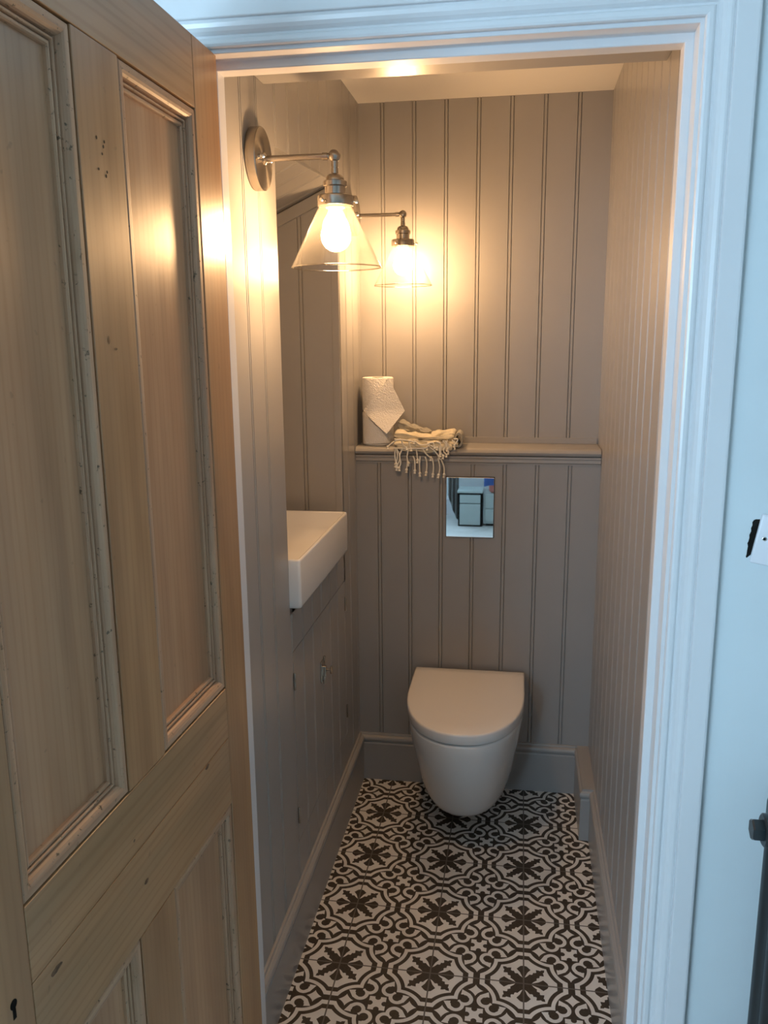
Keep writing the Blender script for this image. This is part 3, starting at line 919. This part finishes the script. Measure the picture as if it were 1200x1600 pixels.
outl = [(.9175, 1.276), (.9145, 1.2745), (.9125, 1.271), (.9130, 1.266), (.9112, 1.261), (.9118, 1.256), (.9095, 1.250), (.9100, 1.245), (.9088, 1.239), (.9075, 1.236), (.9088, 1.231), (.9080, 1.224), (.9078, 1.218), (.9068, 1.2135), (.9080, 1.2115), (.915, 1.218), (.95, 1.222), (.95, 1.268), (.925, 1.276)]
vs = [mb.bm.verts.new((x, YF - .0006, z)) for x, z in outl]; mb.bm.faces.new(vs)
vb = [mb.bm.verts.new((x, YF - .00005, z)) for x, z in outl]
for i in range(len(outl)): mb.bm.faces.new((vs[i], vb[i], vb[(i + 1) % len(outl)], vs[(i + 1) % len(outl)]))
o = mb.build('wall_cutout', M['dark']); o.parent = sw; o.matrix_parent_inverse = (Matrix.Translation(sw.location) @ sw.rotation_euler.to_matrix().to_4x4()).inverted()
o['label'] = 'ragged black hole edge'

# ------------------------------------------------------------------ cast-iron radiator at the right edge
M['iron'] = paint('dark_cast_iron_paint', (.022, .030, .034), .35, .15, .4)
rad = empty('radiator', (1.16, -1.50, 0), 'dark cast-iron column radiator standing against the hall wall at the right edge', 'radiator')
def rad_section(x):
    mb = MB()
    for yy in (-.055, 0, .055):
        mb.tube([(x, yy, .10), (x, yy, .80)], .0215, 12)
    for z, h in ((.115, .03), (.822, .034)):
        rows = []
        for i in range(17):
            a = 2 * PI * i / 16
            rows.append([(x + .024 * math.cos(2 * PI * k / 14) * .95, .078 * math.cos(a) * 1 + 0 * k, 0) for k in range(14)])
        mb.box(x - .0225, x + .0225, -.078, .078, z - h, z + h, .020, 4)
    mb.tube([(x - .03, 0, .822), (x + .03, 0, .822)], .026, 16); mb.tube([(x - .03, 0, .115), (x + .03, 0, .115)], .026, 16)
    return mb
for k in range(6):
    s = rad_section(.956 - 1.15 + .062 * k).build('section', M['iron'], rad, 40)
for z in (.822, .115):
    mb = MB()
    T = Matrix.Translation((0, 0, z)) @ Matrix.Rotation(-PI / 2, 4, 'Y')
    mb.lathe([(.030, .214), (.030, .222), (.027, .224), (.027, .229), (.0255, .230), (.0255, .236), (.023, .238)], 28, T)
    mb.lathe([(.0165, .237), (.0175, .239), (.0175, .252), (.0150, .2545)], 6, T)
    mb.build('bushing', M['iron'], rad, 30)
for x in (-.194, .116):
    for y0, y1 in ((-.07, -.03), (.03, .07)):
        mb = MB(); mb.box(x - .015, x + .015, y0, y1, 0, .09, .006); mb.build('foot', M['iron'], rad)
mb = MB(); mb.tube([(-.2225, -.030, .475), (-.2235, -.040, .490), (-.2225, -.042, .51)], [.007, .006, .002], 10)  # small pale leaf-shaped piece on the end column
o = mb.build('pale_piece', M['chrome'], rad, 40); o['label'] = 'small pale leaf-shaped piece'

# ------------------------------------------------------------------ things and stand-ins in the hall that the flush plate reflects
M['duck'] = paint('pale_grey_green_paint', (.42, .49, .47), .45, .06, .2)
bxr = empty('small_cabinet', (.15, -4.10, 0), 'small pale grey cabinet with a black edge, reflected in the flush plate', 'cabinet')
def hp(name, x0, x1, y0, y1, z0, z1, mat, root, bev=.003):
    mb = MB(); mb.box(x0, x1, y0, y1, z0, z1, bev)
    o = mb.build(name, mat, root); local(o, root); return o
hp('body', .052, .252, -4.30, -4.105, .0, .283, M['dark'], bxr)
hp('drawer', .066, .236, -4.115, -4.094, .198, .268, M['duck'], bxr)
hp('door', .066, .236, -4.115, -4.094, .014, .192, M['duck'], bxr)
hp('top', .046, .256, -4.31, -4.09, .283, .300, M['duck'], bxr)
cb2 = empty('chest', (.42, -4.16, 0), 'pale grey painted chest beside the small cabinet, reflected in the flush plate', 'chest')
hp('body', .262, .70, -4.36, -4.13, .02, .272, M['duck'], cb2)
hp('drawer', .275, .69, -4.135, -4.122, .155, .262, M['duck'], cb2)
hp('drawer', .275, .69, -4.135, -4.122, .035, .147, M['duck'], cb2)
hp('plinth', .28, .68, -4.35, -4.15, 0, .02, M['dark'], cb2, 0)
M['denim'] = cloth_mat('blue_cotton', (.06, .12, .34), 0)
M['coral'] = cloth_mat('coral_skin_tone', (.62, .22, .17), 0)
def drape(name, x0, x1, zb, zt, y, mat, label, cat):
    mb = MB(); rows = []; back = []
    for i in range(25):
        u = i / 24; x = lerp(x0, x1, u)
        w = .008 * math.sin(u * 16) + .004 * math.sin(u * 37)
        z0 = zb + .012 * math.sin(u * 9)
        rows.append([(x, y - .16, zt), (x, y - .02, zt), (x, y + .004 + w, zt - .015), (x, y + .01 + w, (zt + zb) / 2), (x, y + .012 + w, z0),
                     (x, y + .006 + w, z0), (x, y + .003 + w, (zt + zb) / 2), (x, y - .004 + w, zt - .024), (x, y - .02, zt - .008), (x, y - .16, zt - .008)])
    vs = mb.quadgrid(rows, closed_u=True); mb.cap(vs[0], True); mb.cap(vs[-1])
    o = mb.build(name, mat, None, 60); return tag(o, label, cat)
mb = MB(); mb.box(.30, .66, -4.34, -4.16, .2725, .44, .03, 4)  # coral block added to reflect as the skin of the person behind the camera
tag(mb.build('skin_stand_in', M['coral'], None, 40), 'coral stand-in for the skin of the person at the camera, reflected in the flush plate', 'stand-in')
drape('clothing_stand_in', .262, .64, .335, .4485, -4.135, M['denim'], 'blue cloth standing in for the clothing of the person at the camera, reflected in the flush plate', 'cloth')  # blue drape added to reflect as the clothing of that person

mb = MB(); rows = []  # cloth made up to fill an unclear dark shape in the reflection
for i in range(21):
    u = i / 20; x = lerp(-.045, .045, u); w = .010 * math.sin(u * 17)
    zb = .02 + .22 * (1 - u) ** 1.5
    rows.append([(x, -4.27 + w, .95), (x, -4.255 + w, .95), (x, -4.25 + w * 1.4, zb), (x, -4.262 + w * 1.4, zb)])
vs = mb.quadgrid(rows, closed_u=True); mb.cap(vs[0], True); mb.cap(vs[-1])
mb.tube([(-.09, -4.262, .955), (.09, -4.262, .955)], .006, 8); mb.box(-.09, -.084, -4.56, -4.262, .95, .96); mb.box(.084, .09, -4.56, -4.262, .95, .96)
tag(mb.build('dark_shape_stand_in', cloth_mat('dark_grey_shape', (.13, .13, .12), 0), None, 60), 'made-up dark grey cloth for an unclear dark shape left of the small cabinet, reflected in the flush plate', 'cloth')
# ------------------------------------------------------------------ light
def area(name, loc, rot, sx, sy, power, col, spread=180):
    l = bpy.data.lights.new(name, 'AREA'); l.shape = 'RECTANGLE'; l.size = sx; l.size_y = sy; l.energy = power; l.color = col
    l.spread = math.radians(spread)
    o = bpy.data.objects.new(name, l); COL.objects.link(o); o.location = loc; o.rotation_euler = rot
    return o
DAY = (.53, .77, 1.0)
area('daylight', ((WX0 + WX1) / 2, -4.68, (WZ0 + WZ1) / 2), (PI / 2, 0, 0), WX1 - WX0, WZ1 - WZ0, 140, DAY)
wd = bpy.data.worlds.new('sky'); sc.world = wd; wd.use_nodes = True
nt = wd.node_tree; bg = nt.nodes['Background']; bg.inputs[0].default_value = (.50, .72, 1.0, 1); bg.inputs[1].default_value = .8

# ------------------------------------------------------------------ camera
cam = bpy.data.cameras.new('camera'); co = bpy.data.objects.new('camera', cam); COL.objects.link(co)
cam.sensor_fit = 'VERTICAL'; cam.sensor_height = 24; cam.lens = 24 * 1307.5 / 1600; cam.clip_start = .02
yaw, pitch, roll = .1614, .2093, -.0092
cy_, sy_, cp, sp_ = math.cos(yaw), math.sin(yaw), math.cos(pitch), math.sin(pitch)
fwd = Vector((-sy_ * cp, cy_ * cp, -sp_)); right = Vector((cy_, sy_, 0)); up = right.cross(fwd)
r2 = right * math.cos(roll) + up * math.sin(roll); u2 = -right * math.sin(roll) + up * math.cos(roll)
Mx = Matrix((r2, u2, -fwd)).transposed().to_4x4(); Mx.translation = (.5386, -2.7317, 1.5721)
co.matrix_world = Mx
sc.camera = co

sc.view_settings.view_transform = 'Standard'; sc.view_settings.look = 'None'
sc.view_settings.exposure = -.10; sc.view_settings.gamma = 1
sc.cycles.max_bounces = 10; sc.cycles.diffuse_bounces = 5; sc.cycles.transparent_max_bounces = 16
sc.cycles.sample_clamp_indirect = 6
sc.cycles.caustics_reflective = False; sc.cycles.caustics_refractive = False
